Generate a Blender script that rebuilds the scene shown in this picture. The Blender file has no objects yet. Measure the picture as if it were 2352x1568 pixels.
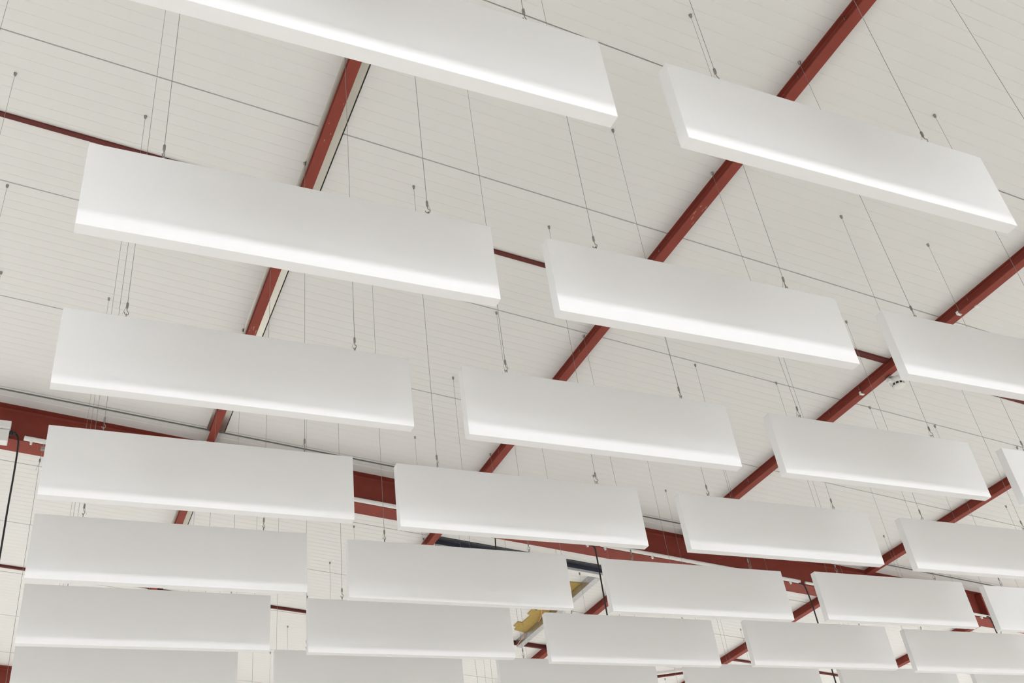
import bpy, bmesh, math, random
from mathutils import Vector, Matrix

# ------------------------------------------------------------------ camera, world, light
SC = bpy.context.scene
COL = SC.collection
OZ = 1.6                                    # eye height above the floor (m)
F = 2334.6
R = ((0.90751656, -0.40335389, -0.11712961),
     (0.14945246, 0.57072488, -0.80742621),
     (0.39252728, 0.71524734, 0.57822451))
cam_data = bpy.data.cameras.new('camera')
cam_data.sensor_width = 36.0
cam_data.lens = F / 2352 * 36.0
cam_data.clip_start = 0.05
cam_data.clip_end = 100
cam = bpy.data.objects.new('camera', cam_data)
COL.objects.link(cam)
cam.matrix_world = Matrix(((R[0][0], -R[1][0], -R[2][0], 0),
                           (R[0][1], -R[1][1], -R[2][1], 0),
                           (R[0][2], -R[1][2], -R[2][2], OZ),
                           (0, 0, 0, 1)))
SC.camera = cam

w = bpy.data.worlds.new('world')
SC.world = w
w.use_nodes = True
w.node_tree.nodes['Background'].inputs[0].default_value = (0.75, 0.85, 1.0, 1)
w.node_tree.nodes['Background'].inputs[1].default_value = 0.3

SC.view_settings.view_transform = 'Standard'
SC.view_settings.look = 'None'
SC.view_settings.exposure = -1.15
SC.view_settings.gamma = 1.0
SC.view_settings.use_curve_mapping = False
SC.cycles.diffuse_bounces = 8
SC.cycles.max_bounces = 12
SC.cycles.sample_clamp_indirect = 6.0


def area(name, loc, rot, sx, sy, power, color):
    d = bpy.data.lights.new(name, 'AREA')
    d.shape = 'RECTANGLE'
    d.size = sx
    d.size_y = sy
    d.energy = power
    d.color = color
    o = bpy.data.objects.new(name, d)
    o.location = loc
    o.rotation_euler = rot
    COL.objects.link(o)
    return o


PI = math.pi
DAY = (0.918, 0.937, 1.0)
# room: x -9..13, y -9..15, floor z 0
XL, XR, YB, YF = -9.0, 13.0, -9.0, 15.0
# daylight through the clerestory strip of the back wall (sits just inside its window)
area('daylight_clerestory', (1.5, YB + 0.10, 2.95), (PI / 2, 0, 0), 18.0, 0.34, 1420, (0.945, 0.96, 1.0))
area('fill_lower_back', (1.5, YB + 0.10, 1.75), (PI / 2, 0, 0), 18.0, 1.5, 270, (0.945, 0.96, 1.0))  # added fill lamp, gives the lower baffle faces a soft gradient
# added fill lamps by the far and right walls, tilted down to brighten the floor
DN = math.radians(38)
for nm, loc, rz, sx, sy, pw in (('floor_fill_front', (2.0, YF - 0.75, 1.9), PI, 20.0, 2.0, 1250),
                                ('floor_fill_right', (XR - 0.75, 3.0, 1.9), PI / 2, 20.0, 2.0, 1300)):
    o = area(nm, loc, (PI / 2 - DN, 0, rz), sx, sy, pw, DAY)
    o.data.spread = math.radians(72)
# added overhead fill lamps behind and left of the viewpoint, brightening the floor
for lx, ly, lz, sx, sy, pw in ((1.5, -2.9, 4.5, 18.0, 3.0, 180), (-4.2, 4.0, 5.6, 3.0, 18.0, 1250)):
    o = area('floor_fill_overhead', (lx, ly, lz), (0, 0, 0), sx, sy, pw, DAY)
    o.data.spread = math.radians(85)


# ------------------------------------------------------------------ materials
def mat(name, color, rough=0.6, metal=0.0, spec=0.4, noise=None, bump=None):
    m = bpy.data.materials.new(name)
    m.use_nodes = True
    nt = m.node_tree
    b = nt.nodes['Principled BSDF']
    b.inputs['Base Color'].default_value = (*color, 1)
    b.inputs['Roughness'].default_value = rough
    b.inputs['Metallic'].default_value = metal
    b.inputs['Specular IOR Level'].default_value = spec
    tc = nt.nodes.new('ShaderNodeTexCoord')
    if noise:
        scale, c2, lo, hi = noise
        n = nt.nodes.new('ShaderNodeTexNoise')
        n.inputs['Scale'].default_value = scale
        n.inputs['Detail'].default_value = 5
        nt.links.new(tc.outputs['Object'], n.inputs['Vector'])
        r = nt.nodes.new('ShaderNodeValToRGB')
        r.color_ramp.elements[0].position = lo
        r.color_ramp.elements[0].color = (*color, 1)
        r.color_ramp.elements[1].position = hi
        r.color_ramp.elements[1].color = (*c2, 1)
        nt.links.new(n.outputs['Fac'], r.inputs['Fac'])
        nt.links.new(r.outputs['Color'], b.inputs['Base Color'])
    if bump:
        scale, strength, dist = bump
        n = nt.nodes.new('ShaderNodeTexNoise')
        n.inputs['Scale'].default_value = scale
        n.inputs['Detail'].default_value = 3
        nt.links.new(tc.outputs['Object'], n.inputs['Vector'])
        bp = nt.nodes.new('ShaderNodeBump')
        bp.inputs['Strength'].default_value = strength
        bp.inputs['Distance'].default_value = dist
        nt.links.new(n.outputs['Fac'], bp.inputs['Height'])
        nt.links.new(bp.outputs['Normal'], b.inputs['Normal'])
    return m


M = {}
M['baffle'] = mat('baffle_foam', (0.825, 0.829, 0.846), 0.95, 0, 0.1, None, (420, 0.25, 0.0008))
M['roof'] = mat('roof_sheet', (0.705, 0.702, 0.690), 0.5, 0, 0.3, (0.7, (0.725, 0.722, 0.710), 0.3, 0.7))
M['trim'] = mat('flashing_sheet', (0.72, 0.72, 0.71), 0.45, 0, 0.3)
M['wall'] = mat('wall_paint', (0.74, 0.73, 0.70), 0.8)
M['wall_dark'] = mat('wall_paint_grey', (0.50, 0.495, 0.485), 0.8)
M['floor'] = mat('floor_sheet', (0.67, 0.65, 0.595), 0.6, 0, 0.3, (3.0, (0.63, 0.61, 0.555), 0.35, 0.7))
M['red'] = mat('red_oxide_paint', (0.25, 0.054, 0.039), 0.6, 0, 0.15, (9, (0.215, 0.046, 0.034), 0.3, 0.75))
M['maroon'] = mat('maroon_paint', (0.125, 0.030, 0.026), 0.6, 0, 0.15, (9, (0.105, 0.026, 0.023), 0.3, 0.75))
M['galv'] = mat('galvanised_steel', (0.55, 0.56, 0.57), 0.28, 0.95, 0.5, (30, (0.46, 0.47, 0.49), 0.3, 0.7))
M['sheet'] = mat('bright_zinc_sheet', (0.62, 0.60, 0.53), 0.3, 0.85, 0.5, (6, (0.56, 0.545, 0.49), 0.3, 0.7))
M['steel'] = mat('wire_steel', (0.30, 0.30, 0.29), 0.4, 0.8, 0.5)
M['nickel'] = mat('nickel_plated', (0.30, 0.285, 0.265), 0.3, 0.9, 0.5)
M['black'] = mat('black_rubber', (0.018, 0.019, 0.02), 0.5)
M['gap'] = mat('dark_gap', (0.02, 0.02, 0.018), 0.8)
M['shadow'] = mat('grey_joint', (0.15, 0.148, 0.14), 0.8)
M['white'] = mat('white_plastic', (0.78, 0.78, 0.77), 0.4)
M['foam'] = mat('yellow_foam', (0.42, 0.30, 0.10), 0.9, 0, 0.1, (40, (0.36, 0.255, 0.085), 0.35, 0.7))
M['navy'] = mat('navy_reflection', (0.022, 0.030, 0.062), 0.35, 0, 0.5)  # dark blue reflection put into the base colour
M['copper'] = mat('orange_cable', (0.62, 0.30, 0.19), 0.5)
M['glass'] = mat('window_glass', (0.8, 0.85, 0.9), 0.1, 0, 0.5)
M['frame'] = mat('window_frame', (0.35, 0.36, 0.37), 0.5)


# ------------------------------------------------------------------ mesh helpers
def box(bm, x0, y0, z0, x1, y1, z1, bev=0.0):
    g = bmesh.ops.create_cube(bm, size=1.0)
    vs = g['verts']
    for v in vs:
        v.co = Vector((x0 + (v.co.x + .5) * (x1 - x0), y0 + (v.co.y + .5) * (y1 - y0), z0 + (v.co.z + .5) * (z1 - z0)))
    if bev:
        es = {e for v in vs for e in v.link_edges}
        bmesh.ops.bevel(bm, geom=list(es), offset=bev, segments=2, affect='EDGES', profile=0.5)
    return vs


def tube(bm, pts, r, seg=8, caps=True):
    pts = [Vector(p) for p in pts]
    rad = r if isinstance(r, (list, tuple)) else [r] * len(pts)
    rings = []
    ref = None
    for i, p in enumerate(pts):
        a = pts[max(i - 1, 0)]
        b = pts[min(i + 1, len(pts) - 1)]
        t = (b - a).normalized() if (b - a).length > 1e-9 else Vector((0, 0, 1))
        if ref is None:
            ref = t.orthogonal().normalized()
        u = (ref - t * ref.dot(t))
        u = u.normalized() if u.length > 1e-6 else t.orthogonal().normalized()
        ref = u
        v = t.cross(u)
        rings.append([bm.verts.new(p + (u * math.cos(2 * PI * k / seg) + v * math.sin(2 * PI * k / seg)) * rad[i]) for k in range(seg)])
    for i in range(len(rings) - 1):
        for k in range(seg):
            bm.faces.new((rings[i][k], rings[i][(k + 1) % seg], rings[i + 1][(k + 1) % seg], rings[i + 1][k]))
    if caps:
        bm.faces.new(rings[0][::-1])
        bm.faces.new(rings[-1])


def lathe(bm, prof, seg=16, loc=(0, 0, 0)):
    """prof: (radius, z) pairs; closed at both ends"""
    tube(bm, [(loc[0], loc[1], loc[2] + z) for _, z in prof], [max(r, 1e-5) for r, _ in prof], seg)


def prism(bm, poly, axis, a, b):
    """extrude a 2-D outline along an axis ('x': outline is (y,z); 'y': (x,z); 'z': (x,y))"""
    def P(p, t):
        return {'x': (t, p[0], p[1]), 'y': (p[0], t, p[1]), 'z': (p[0], p[1], t)}[axis]
    A = [bm.verts.new(P(p, a)) for p in poly]
    B = [bm.verts.new(P(p, b)) for p in poly]
    n = len(poly)
    for i in range(n):
        bm.faces.new((A[i], A[(i + 1) % n], B[(i + 1) % n], B[i]))
    bm.faces.new(A[::-1])
    bm.faces.new(B)


def link(name, bm, m, parent=None, smooth=False, loc=None):
    bmesh.ops.recalc_face_normals(bm, faces=bm.faces)
    me = bpy.data.meshes.new(name)
    bm.to_mesh(me)
    bm.free()
    me.materials.append(M[m])
    if smooth:
        for p in me.polygons:
            p.use_smooth = True
    o = bpy.data.objects.new(name, me)
    COL.objects.link(o)
    if parent:
        o.parent = parent
    if loc:
        o.location = loc
    return o


def tag(o, label, cat, group=None):
    o['label'] = label
    o['category'] = cat
    if group:
        o['group'] = group
    return o


def empty(name, loc, label, cat, group=None):
    o = bpy.data.objects.new(name, None)
    o.empty_display_size = 0.05
    o.location = loc
    COL.objects.link(o)
    return tag(o, label, cat, group)


def struct(o):
    o['kind'] = 'structure'
    return o


def NB():
    return bmesh.new()


SL = 0.1016
ANG = math.atan(SL)


def CZ(x):
    """height of the roof's underside"""
    return 4.045 + OZ - SL * x


# ------------------------------------------------------------------ room shell
bm = NB(); box(bm, XL - .2, YB - .2, -0.2, XR + .2, YF + .2, 0.0)
struct(link('floor', bm, 'floor'))
bm = NB(); box(bm, XL - .2, YB - .2, 0, XL, YF + .2, 6.9)
struct(link('wall_left', bm, 'wall_dark'))
bm = NB(); box(bm, XR, YB - .2, 0, XR + .2, YF + .2, 4.35)
struct(link('wall_right', bm, 'wall'))
for nm, a, b in (('wall_back', YB - .2, YB), ('wall_front', YF, YF + .2)):
    bm = NB(); prism(bm, [(XL, 0), (XR, 0), (XR, CZ(XR) + .02), (XL, CZ(XL) + .02)], 'y', a, b)
    struct(link(nm, bm, 'wall'))

# ceiling: ribbed sandwich panels running down the slope, one metre wide
SEAMS = [0.466 + 0.99 * k for k in range(-10, 16)]
SEAMS = [s for s in SEAMS if YB + .3 < s < YF - .3]
prof = [(YB - .2, 0.0)]
for i, s in enumerate(SEAMS):
    prof += [(s - .012, 0), (s - .0032, .0022), (s - .0028, .035), (s + .0028, .035), (s + .0032, .001), (s + .006, 0)]
    for k in range(1, 15):
        g = s + k * 0.066
        prof += [(g - .0026, 0), (g, .0018), (g + .0026, 0)]
prof.append((YF + .2, 0.0))
bm = NB()
lo = [(bm.verts.new((XL - .2, y, CZ(XL - .2) + z)), bm.verts.new((XR + .2, y, CZ(XR + .2) + z))) for y, z in prof]
for a, b in zip(lo, lo[1:]):
    bm.faces.new((a[0], a[1], b[1], b[0]))
top = [bm.verts.new((x, y, CZ(x) + .14)) for x, y in ((XL - .2, YB - .2), (XR + .2, YB - .2), (XR + .2, YF + .2), (XL - .2, YF + .2))]
bm.faces.new(top)
bm.faces.new((top[0], top[1], lo[0][1], lo[0][0]))
bm.faces.new((top[2], top[3], lo[-1][0], lo[-1][1]))
struct(link('ceiling', bm, 'roof'))

# unseen slab above the clerestory strip, added to keep its light off the rafters
bm = NB(); box(bm, XL - .1, YB - .1, 1.74 + OZ, XR + .1, YB + 4.2, 1.90 + OZ)
struct(link('light_blocker_back', bm, 'wall'))

# unseen windows of the back wall; the lower one is added for the fill lamp
for n, (x0, x1, z0, z1) in enumerate(((-7.5, 10.5, 2.78, 3.12), (-7.5, 10.5, 1.0, 2.5))):
    bm = NB()
    for k in range(10):
        x = x0 + (x1 - x0) * k / 9
        box(bm, x - .03, YB, z0 - .05, x + .03, YB + .06, z1 + .05)
    box(bm, x0, YB, z0 - .06, x1, YB + .06, z0); box(bm, x0, YB, z1, x1, YB + .06, z1 + .06)
    wf = struct(link('window_%d' % (n + 1), bm, 'frame'))
    bm = NB(); box(bm, x0, YB + .005, z0, x1, YB + .02, z1)
    link('window_pane', bm, 'glass', wf)

# flashing strip in front of the deep rafter
RY0, RY1 = 6.575, 6.735
bm = NB()
prism(bm, [(6.436, -.002), (6.436, -.012), (6.480, -.012), (6.484, -.008), (6.488, -.012), (RY0, -.016), (RY0, -.002)], 'x', -3.0, 11.5)
for v in bm.verts:
    v.co.z += CZ(v.co.x)
tr = struct(link('trim_1', bm, 'trim'))
bm = NB()
prism(bm, [(6.422, -.0006), (6.4355, -.0006), (6.4355, -.004), (6.422, -.002)], 'x', -3.0, 11.5)
for v in bm.verts:
    v.co.z += CZ(v.co.x)
link('joint', bm, 'shadow', tr)


# ------------------------------------------------------------------ red steel
def i_beam_y(name, xl, wd, h, y0, y1, label, web=0.006, fl=0.007):
    """purlin running in depth; xl = left edge, hangs h below the roof sheet"""
    xc = xl + wd / 2
    root = empty(name, (xc, y0, CZ(xc)), label, 'purlin', 'red steel purlins under the roof')
    rot = Matrix.Rotation(ANG, 4, 'Y')
    L = y1 - y0

    def part(nm, poly):
        b = NB(); prism(b, poly, 'y', 0, L)
        o = link(nm, b, 'red', root)
        o.matrix_local = rot
        return o
    part('upper_flange', [(-wd / 2, -.001), (wd / 2, -.001), (wd / 2, -.007), (web / 2 + .004, -.007), (web / 2, -.011), (-web / 2, -.011), (-web / 2 - .004, -.007), (-wd / 2, -.007)])
    part('web', [(-web / 2, -.011), (web / 2, -.011), (web / 2, -h + fl), (-web / 2, -h + fl)])
    part('lower_flange', [(-wd / 2, -h), (wd / 2, -h), (wd / 2, -h + fl), (-wd / 2, -h + fl)])
    return root, rot


HP = 0.0735
purlins = {}
PX = {'A': .982, 'B': 2.984, 'C': 4.970, 'D': 6.897, 'E': 8.76}
WP = .0545
desc = {'A': 'leftmost red purlin with a bright sheet strip beside it, in front of the deep rafter',
        'B': 'long red purlin crossing the middle from the top edge, in front of the deep rafter',
        'C': 'red purlin carrying the smoke detector, running out of the right edge',
        'D': 'short visible length of red purlin at right edge, near the hidden rafter end'}
desc2 = {'A': 'red purlin hidden behind left baffles beyond the deep rafter',
         'B': 'red purlin beyond the deep rafter left of the yellow foam edge',
         'C': 'dark red purlin beyond the deep rafter beside the galvanised trimmer',
         'D': 'dark red purlin beyond the rafter crossed by a black cable at lower right',
         'E': 'dark red purlin stub low at right beyond the rafter, between the bottom baffles'}
for k in 'ABCD':
    purlins[k] = i_beam_y('roof_purlin', PX[k], WP, HP, -3.0, RY0 - .004, desc[k])
for k in 'BCDE':
    purlins[k + '2'] = i_beam_y('roof_purlin', PX[k], WP, HP, RY1 + .004, 11.735, desc2[k])


def on_purlin(key, name, b, m, lx, ly, lz):
    root, rot = purlins[key]
    o = link(name, b, m, root)
    o.matrix_local = rot @ Matrix.Translation((lx, ly, lz))
    return o


# screw tips poking through the upper flange
for key, ys in (('B', (1.876, 2.228, 3.552, 4.571, 5.90)), ('C', (3.207, 4.24, 4.568, 5.584))):
    for y in ys:
        b = NB(); lathe(b, [(.0028, 0), (.0028, -.026), (.0008, -.032)], 8)
        on_purlin(key, 'roofing_screw', b, 'nickel', -.016, y + 3.0, -.007)
# paint scrapes on the lower flanges
random.seed(4)


def scrape(key, y, n, spread):
    for _ in range(n):
        dx = random.uniform(-.022, .022); dy = random.uniform(-spread, spread)
        l = random.uniform(.006, .03); wd = random.uniform(.0012, .003)
        b = NB(); box(b, -wd, -l / 2, -.0006, wd, l / 2, .0004)
        o = on_purlin(key, 'paint_scrape', b, 'scrape', dx, y + dy + 3.0, -HP)
        o['label'] = 'pale scraped fleck of paint'


M['scrape'] = mat('scraped_paint', (0.40, 0.18, 0.125), 0.7)
scrape('B', 3.19, 7, .09)
scrape('A', 5.09, 8, .05)
scrape('A', 3.35, 4, .2)
scrape('C', 4.95, 3, .1)


def i_beam_x(name, y0, y1, h, x0, x1, label, cat, group, web=0.009, fl=0.012):
    yc = (y0 + y1) / 2
    root = empty(name, (x0, yc, CZ(x0)), label, cat, group)
    w2 = (y1 - y0) / 2

    def part(nm, poly):
        b = NB(); prism(b, poly, 'x', 0, x1 - x0)
        for v in b.verts:
            v.co.z -= SL * v.co.x
        return link(nm, b, 'red', root)
    part('upper_flange', [(-w2, -.001), (w2, -.001), (w2, -.013), (web / 2 + .012, -.013), (web / 2, -.025), (-web / 2, -.025), (-web / 2 - .012, -.013), (-w2, -.013)])
    part('web', [(-web / 2, -.025), (web / 2, -.025), (web / 2, -h + fl), (-web / 2, -h + fl)])
    part('lower_flange', [(-w2, -h), (w2, -h), (w2, -h + fl), (-w2, -h + fl)])
    return root


HR = .282
raf = i_beam_x('roof_rafter', RY0, RY1, HR, -3.0, 11.0, 'deep red rafter crossing behind the baffles with a white conduit along it', 'rafter', 'deep red rafters')
b = NB(); box(b, -.006, -.078, -HR + .012, .006, -.0045, -.013)
link('stiffener_plate', b, 'red', raf, loc=(8.31 + 3.0, 0, -SL * (8.31 + 3.0)))
i_beam_x('roof_rafter', 11.744, 11.90, HR, -3.0, 11.0, 'red rafter corner at the bottom left edge of the photo', 'rafter', 'deep red rafters')

# thin red struts between purlins
ST = 'thin red struts between purlins'


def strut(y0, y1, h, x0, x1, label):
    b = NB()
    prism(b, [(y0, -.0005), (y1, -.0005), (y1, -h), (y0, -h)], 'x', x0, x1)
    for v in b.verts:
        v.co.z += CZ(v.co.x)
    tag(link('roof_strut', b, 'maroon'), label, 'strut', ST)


def between(a, b):
    return PX[a] + WP + .001, PX[b] - .001


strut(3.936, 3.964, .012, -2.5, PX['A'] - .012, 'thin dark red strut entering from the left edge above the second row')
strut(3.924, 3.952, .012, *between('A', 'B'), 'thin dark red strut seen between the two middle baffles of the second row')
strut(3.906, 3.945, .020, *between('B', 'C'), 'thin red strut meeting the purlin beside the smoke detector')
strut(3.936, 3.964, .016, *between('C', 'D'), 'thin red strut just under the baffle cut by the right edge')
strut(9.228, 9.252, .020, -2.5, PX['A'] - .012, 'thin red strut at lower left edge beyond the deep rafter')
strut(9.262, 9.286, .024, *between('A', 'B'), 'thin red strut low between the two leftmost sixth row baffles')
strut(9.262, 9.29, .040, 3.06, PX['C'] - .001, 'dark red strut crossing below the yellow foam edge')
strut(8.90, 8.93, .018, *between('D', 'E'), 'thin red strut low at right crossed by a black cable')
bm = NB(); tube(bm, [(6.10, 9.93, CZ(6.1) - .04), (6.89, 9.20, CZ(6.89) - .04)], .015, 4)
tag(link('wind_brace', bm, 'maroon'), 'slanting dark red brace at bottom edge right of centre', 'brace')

# bright sheet strip above the leftmost purlin
bm = NB()
prism(bm, [(.962, -.0002), (1.085, -.0002), (1.085, -.0009), (.962, -.0009)], 'y', -3.0, 6.43)
for v in bm.verts:
    v.co.z += CZ(v.co.x)
sheet = tag(link('zinc_sheet_strip', bm, 'sheet'), 'shiny sheet strip edged by a dark gap along the leftmost red purlin', 'metal strip')
bm = NB()
prism(bm, [(1.0852, -.0002), (1.0915, -.0002), (1.0915, -.0012), (1.0852, -.0012)], 'y', -3.0, 6.43)
for v in bm.verts:
    v.co.z += CZ(v.co.x)
link('edge_gap', bm, 'gap', sheet)
bm = NB()
prism(bm, [(.962, -.0002), (1.085, -.0002), (1.085, -.0009), (.962, -.0009)], 'y', 6.80, 11.6)
for v in bm.verts:
    v.co.z += CZ(v.co.x)
sheet = tag(link('zinc_sheet_strip', bm, 'sheet'), 'shiny sheet strip beyond the rafter, seen under the left fourth row baffle', 'metal strip')
bm = NB()
prism(bm, [(1.0852, -.0002), (1.0915, -.0002), (1.0915, -.0012), (1.0852, -.0012)], 'y', 6.80, 11.6)
for v in bm.verts:
    v.co.z += CZ(v.co.x)
link('edge_gap', bm, 'gap', sheet)
purlins['A2'] = i_beam_y('roof_purlin', PX['A'], WP, HP, RY1 + .004, 11.735, 'short length of red purlin under the left fourth row baffle, beyond the rafter')


# ------------------------------------------------------------------ galvanised trimmers and the cut foam edge
def sheared(b):
    for v in b.verts:
        v.co.z += CZ(v.co.x)
    return b


bm = NB()
root = empty('trimmer_channel', (3.06, 7.40, CZ(3.06)), 'galvanised trimmer rail with a dark blue reflection beyond the rafter', 'trimmer')


def rootpart(nm, b, m, rt):
    o = link(nm, b, m)
    o.parent = rt
    o.matrix_parent_inverse = Matrix.Translation(rt.location).inverted()
    return o


b = NB(); prism(b, [(7.378, -.001), (7.433, -.001), (7.433, -.006), (7.378, -.006)], 'x', 3.06, 4.74)
rootpart('lip', sheared(b), 'galv', root)
b = NB(); prism(b, [(7.434, -.001), (7.440, -.001), (7.440, -.046), (7.434, -.046)], 'x', 3.06, 4.74)
rootpart('web_reflection', sheared(b), 'navy', root)  # galvanised web, coloured as the dark reflection it shows
b = NB(); prism(b, [(7.430, -.046), (7.441, -.046), (7.441, -.066), (7.430, -.066)], 'x', 3.06, 4.74)
rootpart('web', sheared(b), 'galv', root)
b = NB(); prism(b, [(7.430, -.066), (7.490, -.066), (7.490, -.070), (7.430, -.070)], 'x', 3.06, 4.74)
rootpart('lower_flange', sheared(b), 'trim', root)
b = NB(); prism(b, [(7.372, -.0005), (7.3775, -.0005), (7.3775, -.002), (7.372, -.002)], 'x', 3.06, 4.74)
rootpart('edge_gap', sheared(b), 'gap', root)

root = empty('trimmer_channel', (4.62, 7.52, CZ(4.62)), 'galvanised channel running away beside the yellow foam edge', 'trimmer')
b = NB(); prism(b, [(4.618, -.001), (4.622, -.001), (4.622, -.068), (4.618, -.068)], 'y', 7.50, 9.255)
rootpart('web', sheared(b), 'galv', root)
b = NB(); prism(b, [(4.618, -.068), (4.676, -.068), (4.676, -.071), (4.618, -.071)], 'y', 7.50, 9.255)
rootpart('lower_flange', sheared(b), 'galv', root)

fo = [(4.616, 7.765), (4.616, 9.02), (4.484, 8.99), (4.484, 8.93), (4.440, 8.905), (4.437, 8.79), (4.485, 8.80), (4.487, 8.60), (4.445, 8.585), (4.441, 8.45), (4.490, 8.475), (4.490, 8.27), (4.448, 8.25), (4.444, 8.12), (4.490, 8.14), (4.492, 7.95), (4.45, 7.93), (4.45, 7.80), (4.53, 7.777)]
bm = NB(); prism(bm, fo, 'z', -.010, -.001)
for v in bm.verts:
    v.co.z += CZ(v.co.x)
tag(link('insulation_foam', bm, 'foam'), 'ragged yellow insulation foam edge bared beside the galvanised channel', 'insulation')


def curve_tube(name, pts, r, m, parent=None, seg=8, n=10):
    """smooth Catmull-Rom tube through points"""
    P = [Vector(p) for p in pts]
    P = [P[0] * 2 - P[1]] + P + [P[-1] * 2 - P[-2]]
    out = []
    for i in range(1, len(P) - 2):
        for k in range(n):
            t = k / n
            a, b_, c, d = P[i - 1], P[i], P[i + 1], P[i + 2]
            out.append(0.5 * ((2 * b_) + (c - a) * t + (2 * a - 5 * b_ + 4 * c - d) * t * t + (3 * b_ - a - 3 * c + d) * t ** 3))
    out.append(P[-2])
    b = NB(); tube(b, out, r, seg)
    return link(name, b, m, parent, True)


def cz(x, y, d):
    return (x, y, CZ(x) - d)


tag(curve_tube('orange_cable', [cz(4.466, 8.335, .012), cz(4.53, 8.44, .022), cz(4.575, 8.56, .03), cz(4.606, 8.68, .025)], .0045, 'copper'),
    'short orange cable bent over the top of the yellow foam', 'cable')
tag(curve_tube('orange_cable', [cz(4.606, 9.0, .022), cz(4.604, 9.07, .045), cz(4.606, 9.15, .055), cz(4.618, 9.235, .06)], .0045, 'copper'),
    'orange cable curving down the channel onto the dark red strut', 'cable')

# ------------------------------------------------------------------ conduit along the rafter
CY = 6.556
CD = .268


def conduit(x0, x1, r, label, clips):
    rt = empty('conduit', (x0, CY, CZ(x0) - CD), label, 'conduit', 'white conduits along the rafter')
    b = NB(); tube(b, [(x0, CY, CZ(x0) - CD), (x1, CY, CZ(x1) - CD)], r, 14)
    rootpart('pipe', b, 'white', rt)
    for x in clips:
        z = CZ(x) - CD
        b = NB()
        box(b, x - .008, CY - r * .6, z - r - .004, x + .008, CY + .018, z - r + .001)
        box(b, x - .006, CY - .002, z - r - .020, x + .006, CY + .012, z - r - .0035)
        rootpart('conduit_clip', b, 'white', rt)


conduit(-.196, 4.07, .0165, 'white conduit on the rafter from the left junction box to the middle cable', (-.15, -.045, 1.0, 2.8, 3.62, 4.02))
conduit(4.14, 6.10, .0155, 'white conduit on the rafter between the two right hanging cables', (4.18, 4.62, 5.3, 6.0))
conduit(6.16, 8.28, .0115, 'thinner white conduit on the rafter at the far right', (6.27, 6.4, 7.4, 8.18))

# junction box
rt = empty('junction_box', (-.33, 6.50, CZ(-.33) - .26), 'white junction box on the rafter at the left edge', 'junction box')
b = NB(); box(b, -.40, 6.475, CZ(-.33) - .262, -.286, 6.545, CZ(-.33) - .208, .004)
rootpart('box_lid', b, 'white', rt)
b = NB(); box(b, -.40, 6.49, CZ(-.33) - .352, -.290, 6.56, CZ(-.33) - .266, .004)
rootpart('box_body', b, 'white', rt)
b = NB(); lathe(b, [(.012, 0), (.017, .002), (.017, .018), (.012, .02), (.012, .04)], 12)
o = rootpart('cable_gland', b, 'black', rt)
for v in o.data.vertices:
    c = v.co.copy()
    v.co = Vector((-.290 + c.z, 6.53 + c.x, CZ(-.27) - .262 + c.y))

# wire bracket and gripper hanging under the conduit at left
rt = empty('hanger_wire', (-.072, CY, CZ(-.072) - CD - .03), 'thin wire with gripper hanging from the conduit beside the left junction box', 'wire')
zt = CZ(-.072) - CD - .024
zt -= .02
b = NB(); box(b, -.086, CY - .012, zt - .022, -.058, CY + .012, zt + .002, .003); tube(b, [(-.072, CY, zt), (-.072, CY, zt + .026)], .002, 6)
rootpart('bracket', b, 'nickel', rt)
b = NB(); tube(b, [(-.072, CY, zt - .02), (-.078, CY, zt - .09)], .0014, 6); tube(b, [(-.078, CY, zt - .10), (-.05, CY, zt - 1.9)], .0012, 6)
rootpart('wire', b, 'steel', rt)
b = NB(); lathe(b, [(.002, 0), (.006, -.004), (.006, -.026), (.003, -.030)], 10, (-.078, CY, zt - .085))
rootpart('gripper', b, 'nickel', rt)
b = NB(); tube(b, [(-.078, CY, zt - .115), (-.092, CY, zt - .175)], .001, 6)
rootpart('wire_tail', b, 'steel', rt)

# black drop cables
CG = 'black cables hanging from the conduit'


def cable(pts, r, label):
    o = curve_tube('drop_cable', pts, r, 'black')
    tag(o, label, 'cable', CG)


def cp(x, dz, y=CY - .02):
    return (x, y, OZ + dz)


cable([cp(-.272, 3.815, CY), cp(-.246, 3.806), cp(-.229, 3.767), cp(-.222, 3.70), cp(-.217, 3.50), cp(-.215, 3.25), cp(-.209, 2.94), cp(-.20, 2.2)], .0062,
      'black cable hanging down along the left edge from the junction box')
cable([cp(4.055, 3.345, CY), cp(4.066, 3.316), cp(4.071, 3.25), cp(4.072, 3.046), cp(4.072, 2.767), cp(4.072, 2.0)], .0062,
      'black cable hanging in the centre in front of the blue reflection')
cable([cp(6.085, 3.142, CY), cp(6.118, 3.118), cp(6.137, 3.02), cp(6.144, 2.934), cp(6.147, 2.786), cp(6.146, 2.396), cp(6.146, 1.9)], .0062,
      'black cable hanging at lower right in front of a red purlin')
cable([cp(3.195, 3.42, CY), cp(3.191, 3.33), cp(3.187, 3.24), cp(3.186, 2.9)], .005,
      'short black cable end above the second baffle of the fifth row')
cable([cp(8.235, 2.935, CY), cp(8.250, 2.92), cp(8.262, 2.88), cp(8.267, 2.82), cp(8.27, 2.6), cp(8.27, 2.2)], .0062,
      'black cable at the right edge beside the rafter plate')

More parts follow.
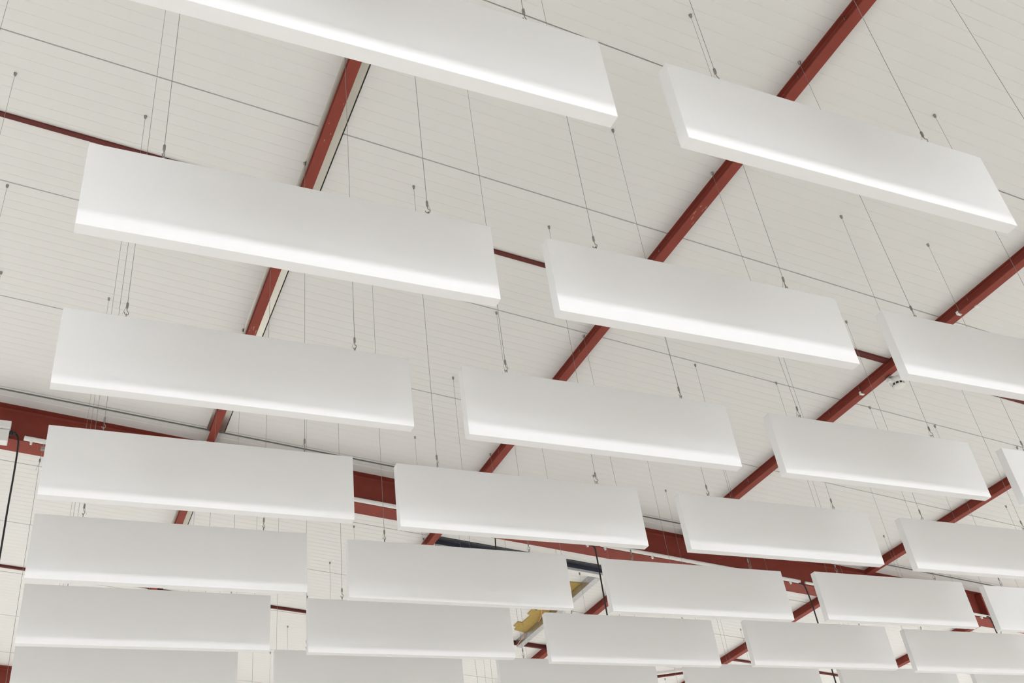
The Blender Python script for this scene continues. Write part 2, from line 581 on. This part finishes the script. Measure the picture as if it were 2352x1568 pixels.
# ------------------------------------------------------------------ smoke detector and beam clips
dx, dy = 5.075, 3.998
dz = CZ(5.075) - .125
rt = empty('smoke_detector', (dx, dy, dz), 'round white smoke detector under the red purlin beside the bright right baffle', 'smoke detector')
b = NB(); lathe(b, [(.050, .048), (.052, .044), (.052, .020), (.046, .014), (.044, .010)], 28)
link('base', b, 'white', rt, True)
b = NB(); lathe(b, [(.040, .010), (.040, -.006), (.038, -.008)], 28)
link('sensing_vent', b, 'black', rt, True)
b = NB()
for k in range(10):
    a = 2 * PI * k / 10
    vs = box(b, -.004, .036, -.008, .004, .0425, .012)
    bmesh.ops.rotate(b, verts=vs, cent=(0, 0, 0), matrix=Matrix.Rotation(a, 3, 'Z'))
link('vent_rib', b, 'white', rt)
b = NB(); lathe(b, [(.043, -.006), (.043, -.010), (.036, -.018), (.020, -.023), (.001, -.024)], 28)
link('cover', b, 'white', rt, True)
b = NB(); box(b, -.082, -.012, .014, -.045, .014, .034, .002)
link('mounting_tab', b, 'white', rt)
b = NB(); box(b, -.075, -.02, .046, .045, .02, .053)
link('bracket', b, 'galv', rt)

CLIPS = ((4.972, 4.23, 'small white clip clamped on the red purlin left of the smoke detector'),
         (4.972, 3.30, 'small white clip clamped on the red purlin near the right edge'),
         (5.022, 3.20, 'tiny white clip on the far edge of the red purlin at right'))
for x, y, lab in CLIPS:
    z = CZ(x + .01) - HP
    b = NB()
    box(b, x - .006, y - .009, z - .007, x + .020, y + .009, z - .001, .002)
    box(b, x - .012, y - .009, z - .007, x - .005, y + .009, z + .016, .002)
    tag(link('beam_clip', b, 'white'), lab, 'clip', 'white clips on the red purlin')

# ------------------------------------------------------------------ baffles
BL, BH, BT = 1.2, 0.2975, 0.0403
TILT = -math.radians(0.17)
POS = {(0, 0): (-.041, 1.395, 1.896), (0, 1): (1.372, 1.398, 1.899),
       (1, 0): (-.039, 2.146, 1.887), (1, 1): (1.352, 2.129, 1.875), (1, 2): (2.803, 2.149, 1.892),
       (2, 0): (-.043, 2.918, 1.897), (2, 1): (1.344, 2.863, 1.862), (2, 2): (2.822, 2.919, 1.900), (2, 3): (4.238, 2.912, 1.897),
       (3, 0): (-.033, 3.679, 1.903), (3, 1): (1.343, 3.620, 1.864), (3, 2): (2.807, 3.659, 1.890), (3, 3): (4.250, 3.672, 1.894),
       (4, 0): (-.036, 4.424, 1.898), (4, 1): (1.366, 4.426, 1.889), (4, 2): (2.803, 4.431, 1.891), (4, 3): (4.229, 4.398, 1.894), (4, 4): (5.639, 4.416, 1.898),
       (5, 0): (-.034, 5.180, 1.896), (5, 1): (1.364, 5.166, 1.890), (5, 2): (2.810, 5.200, 1.891), (5, 3): (4.247, 5.167, 1.894), (5, 4): (5.644, 5.192, 1.898), (5, 5): (7.06, 5.154, 1.895),
       (6, 0): (-.033, 6.011, 1.893), (6, 1): (1.373, 5.956, 1.891), (6, 2): (2.836, 5.970, 1.889), (6, 3): (4.278, 5.963, 1.887), (6, 4): (5.682, 5.957, 1.891), (6, 5): (7.089, 5.967, 1.893)}
CX = {-1: -1.43, 0: -.035, 1: 1.36, 2: 2.81, 3: 4.24, 4: 5.66, 5: 7.09, 6: 8.5}
RY = {-1: .66, 0: 1.40, 2: 2.91, 3: 3.65, 4: 4.43, 5: 5.17, 7: 6.69, 8: 7.436, 9: 8.16, 10: 8.923, 11: 9.678, 12: 10.414}
EXTRA = [(-1, 0), (-1, 1), (0, 2), (2, -1), (3, -1), (4, -1), (5, -1),
         (7, 0), (7, 1), (7, 2), (7, 3), (7, 4), (7, 5), (8, 1), (8, 2), (8, 3), (8, 4), (8, 5),
         (9, 1), (9, 2), (9, 3), (9, 4), (10, 1), (11, 1), (11, 3), (11, 4), (12, 1)]
for k in EXTRA:
    POS[k] = (CX[k[1]], RY[k[0]], 1.893)
ROWN = {0: 'first', 1: 'second', 2: 'third', 3: 'fourth', 4: 'fifth', 5: 'sixth', 6: 'seventh', 7: 'eighth', 8: 'ninth', 9: 'tenth', 10: 'eleventh', 11: 'twelfth', 12: 'thirteenth'}
COLN = {0: 'leftmost', 1: 'second', 2: 'third', 3: 'fourth', 4: 'fifth', 5: 'sixth'}
SPECIAL = {
    (0, 0): 'largest white acoustic baffle, cut off by the top edge of the photo',
    (0, 1): 'large white baffle at upper right hiding part of the long red purlin',
    (1, 0): 'leftmost white baffle of the second row, shaded above and brightly lit below',
    (1, 1): 'middle white baffle of the second row, right of the thin red strut',
    (1, 2): 'brightest white baffle, cut by the right edge beside the smoke detector',
    (2, 3): 'white baffle end peeking in at the right edge, third row',
    (3, 3): 'white baffle of the fourth row running out of the right edge',
    (4, 4): 'white baffle of the fifth row running out of the right edge',
    (5, 4): 'white baffle of the sixth row running out of the right edge',
    (6, 5): 'white baffle at the bottom right corner of the photo',
    (6, 0): 'white baffle at the bottom left corner of the photo',
    (0, 2): 'white baffle beyond the upper right corner, only its wire seen',
    (-1, 0): 'white baffle hanging overhead above the largest baffle, outside the photo',
    (-1, 1): 'white baffle hanging overhead above the large upper right baffle, outside the photo'}


def blabel(r, c):
    if (r, c) in SPECIAL:
        return SPECIAL[(r, c)]
    if c == -1:
        return 'white baffle past the left edge in the %s row, only its wire seen' % ROWN[r]
    if r >= 7:
        return 'white baffle below the bottom edge, %s of the %s row, only its wires seen' % (COLN[c], ROWN[r])
    return '%s white acoustic baffle from the left in the %s row' % (COLN[c], ROWN[r]) if c else 'leftmost white acoustic baffle in the %s row from the top' % ROWN[r]


def aname(r, c):
    if c == -1:
        return 'the off-picture left baffle in the %s row' % ROWN[r]
    return 'the %s baffle in the %s row' % (COLN[c], ROWN[r])


# one baffle with its parts
proto = empty('acoustic_baffle', (0, 0, 0), 'x', 'baffle')
b = NB(); box(b, 0, 0, 0, BL, BT, BH, .0016)
P_panel = link('panel', b, 'baffle', proto)
b = NB(); tube(b, [(0, 0, 0), (0, 0, 1)], .0009, 6)
P_wire = link('suspension_wire', b, 'steel', proto)
b = NB(); lathe(b, [(.0012, .022), (.0020, .0215), (.0040, .0175), (.0042, .0165), (.0042, 0), (.0038, -.001), (.0022, -.0015), (.0022, -.005), (.0014, -.006)], 12)
P_grip = link('wire_gripper', b, 'nickel', proto, True)
# hook below the gripper
b = NB()
pts = [(0, 0, -.005), (.0008, 0, -.013)] + [(.0072 * math.sin(a), 0, -.0235 + .0080 * math.cos(a)) for a in [math.radians(d) for d in range(20, 300, 20)]]
tube(b, pts, .0014, 6)
P_hook = link('hook', b, 'nickel', P_grip, True)
b = NB(); tube(b, [(.003, 0, .002), (.006, -.001, -.008), (.0125, -.003, -.030)], .0006, 5)
P_tail = link('wire_tail', b, 'steel', P_grip)
# eye screw standing on the panel
b = NB()
tube(b, [(0, 0, -.012), (0, 0, .0115)], .0017, 8)
tube(b, [(0, .0068 * math.cos(a), .0178 + .0068 * math.sin(a)) for a in [math.radians(d) for d in range(-90, 271, 20)]], .0015, 6)
P_eye = link('eye_screw', b, 'nickel', proto, True)
HOOKS = (.195, .995)
GAP = .053                                     # gripper base above the panel's top edge


def cp_obj(o, parent):
    c = o.copy()
    COL.objects.link(c)
    c.parent = parent
    return c


anchors = {}
first = True
for (r, c), (x, y, z) in POS.items():
    root = proto.copy()
    COL.objects.link(root)
    root.location = (x, y, z + OZ)
    vis = (0 <= r <= 6) and c >= 0 and (r, c) not in ((0, 2), (5, 5))
    tag(root, 'white baffle just past the right edge in the sixth row, only its wire seen' if (r, c) == (5, 5) else blabel(r, c), 'baffle', 'white acoustic baffles in a grid' if vis else 'white baffles outside the picture')
    p = cp_obj(P_panel, root)
    p.rotation_euler = (0, TILT, 0)
    for hi, hx in enumerate(HOOKS):
        top = BH - math.sin(TILT) * hx
        ax = x + hx
        if c == 2 and hi == 0:
            ax = 2.966
        if c == 4 and hi == 1:
            ax = min(ax, 6.65)
        ytop = y + BT / 2
        zt = CZ(ax)
        if RY0 - .02 < ytop < RY1 + .02:
            zt -= HR                            # hangs from the rafter's lower flange
        if r == 8 and 3.06 < ax < 4.74:
            zt -= .073                          # hangs from the trimmer's lower flange
        e = cp_obj(P_eye, root); e.location = (hx, BT / 2, top)
        jit = ((r * 7 + c * 13 + hi * 5) % 9 - 4) * 0.32
        g = cp_obj(P_grip, root); g.location = (hx, BT / 2, top + GAP); g.rotation_euler = (0, 0, jit)
        h = cp_obj(P_hook, g)
        t = cp_obj(P_tail, g); t.rotation_euler = (0, 0, jit * 1.7 + (0 if hi else 2.6))
        z0 = z + OZ + top + GAP + .020
        wv = Vector((ax - x - hx, 0, zt - .012 - z0))
        wr = cp_obj(P_wire, root)
        wr.location = (hx, BT / 2, top + GAP + .020)
        wr.rotation_mode = 'QUATERNION'
        wr.rotation_quaternion = Vector((0, 0, 1)).rotation_difference(wv.normalized())
        wr.scale = (1, 1, wv.length)
        anchors[(r, c, hi)] = (ax, ytop, zt)
for o in (P_hook, P_tail, P_panel, P_wire, P_grip, P_eye, proto):
    bpy.data.objects.remove(o)

# ------------------------------------------------------------------ ceiling anchors seen in the picture
b = NB(); lathe(b, [(.0075, .004), (.0075, -.001), (.0066, -.002), (.0066, -.012)], 14)
a0 = link('ceiling_anchor', b, 'nickel', None, True)
b = NB(); lathe(b, [(.0062, -.0118), (.0060, -.015), (.0045, -.0185), (.0014, -.0205)], 14)
n0 = link('dome_nut', b, 'nickel', a0, True)
VIS = [(1, 1, 1), (1, 2, 0), (1, 2, 1), (2, 1, 1), (2, 2, 0), (2, 2, 1), (2, 3, 0), (3, -1, 1), (3, 0, 0), (3, 0, 1), (3, 1, 0), (3, 1, 1), (3, 3, 0),
       (4, -1, 1), (4, 1, 1), (4, 2, 0), (4, 2, 1), (4, 3, 0), (4, 3, 1), (4, 4, 0), (4, 4, 1), (5, -1, 1), (5, 0, 0), (5, 0, 1), (5, 1, 1), (5, 5, 0),
       (6, 1, 1), (6, 2, 0), (6, 2, 1), (6, 3, 0), (6, 4, 1), (8, 1, 1), (8, 2, 0), (8, 3, 0),
       (9, 1, 1), (9, 4, 1), (10, 1, 1), (11, 1, 1), (11, 4, 1), (12, 1, 1)]
for i, (r, c, hi) in enumerate(VIS):
    ax, ay, az = anchors[(r, c, hi)]
    a = a0.copy(); COL.objects.link(a)
    a.location = (ax, ay, az)
    n = n0.copy(); COL.objects.link(n); n.parent = a
    tag(a, 'small steel ceiling anchor at the left edge for the %s row' % ROWN[r] if c == -1 else 'small steel ceiling anchor for the %s wire of %s' % ('right' if hi else 'left', aname(r, c)), 'anchor', 'steel wire anchors in the ceiling')
bpy.data.objects.remove(n0); bpy.data.objects.remove(a0)
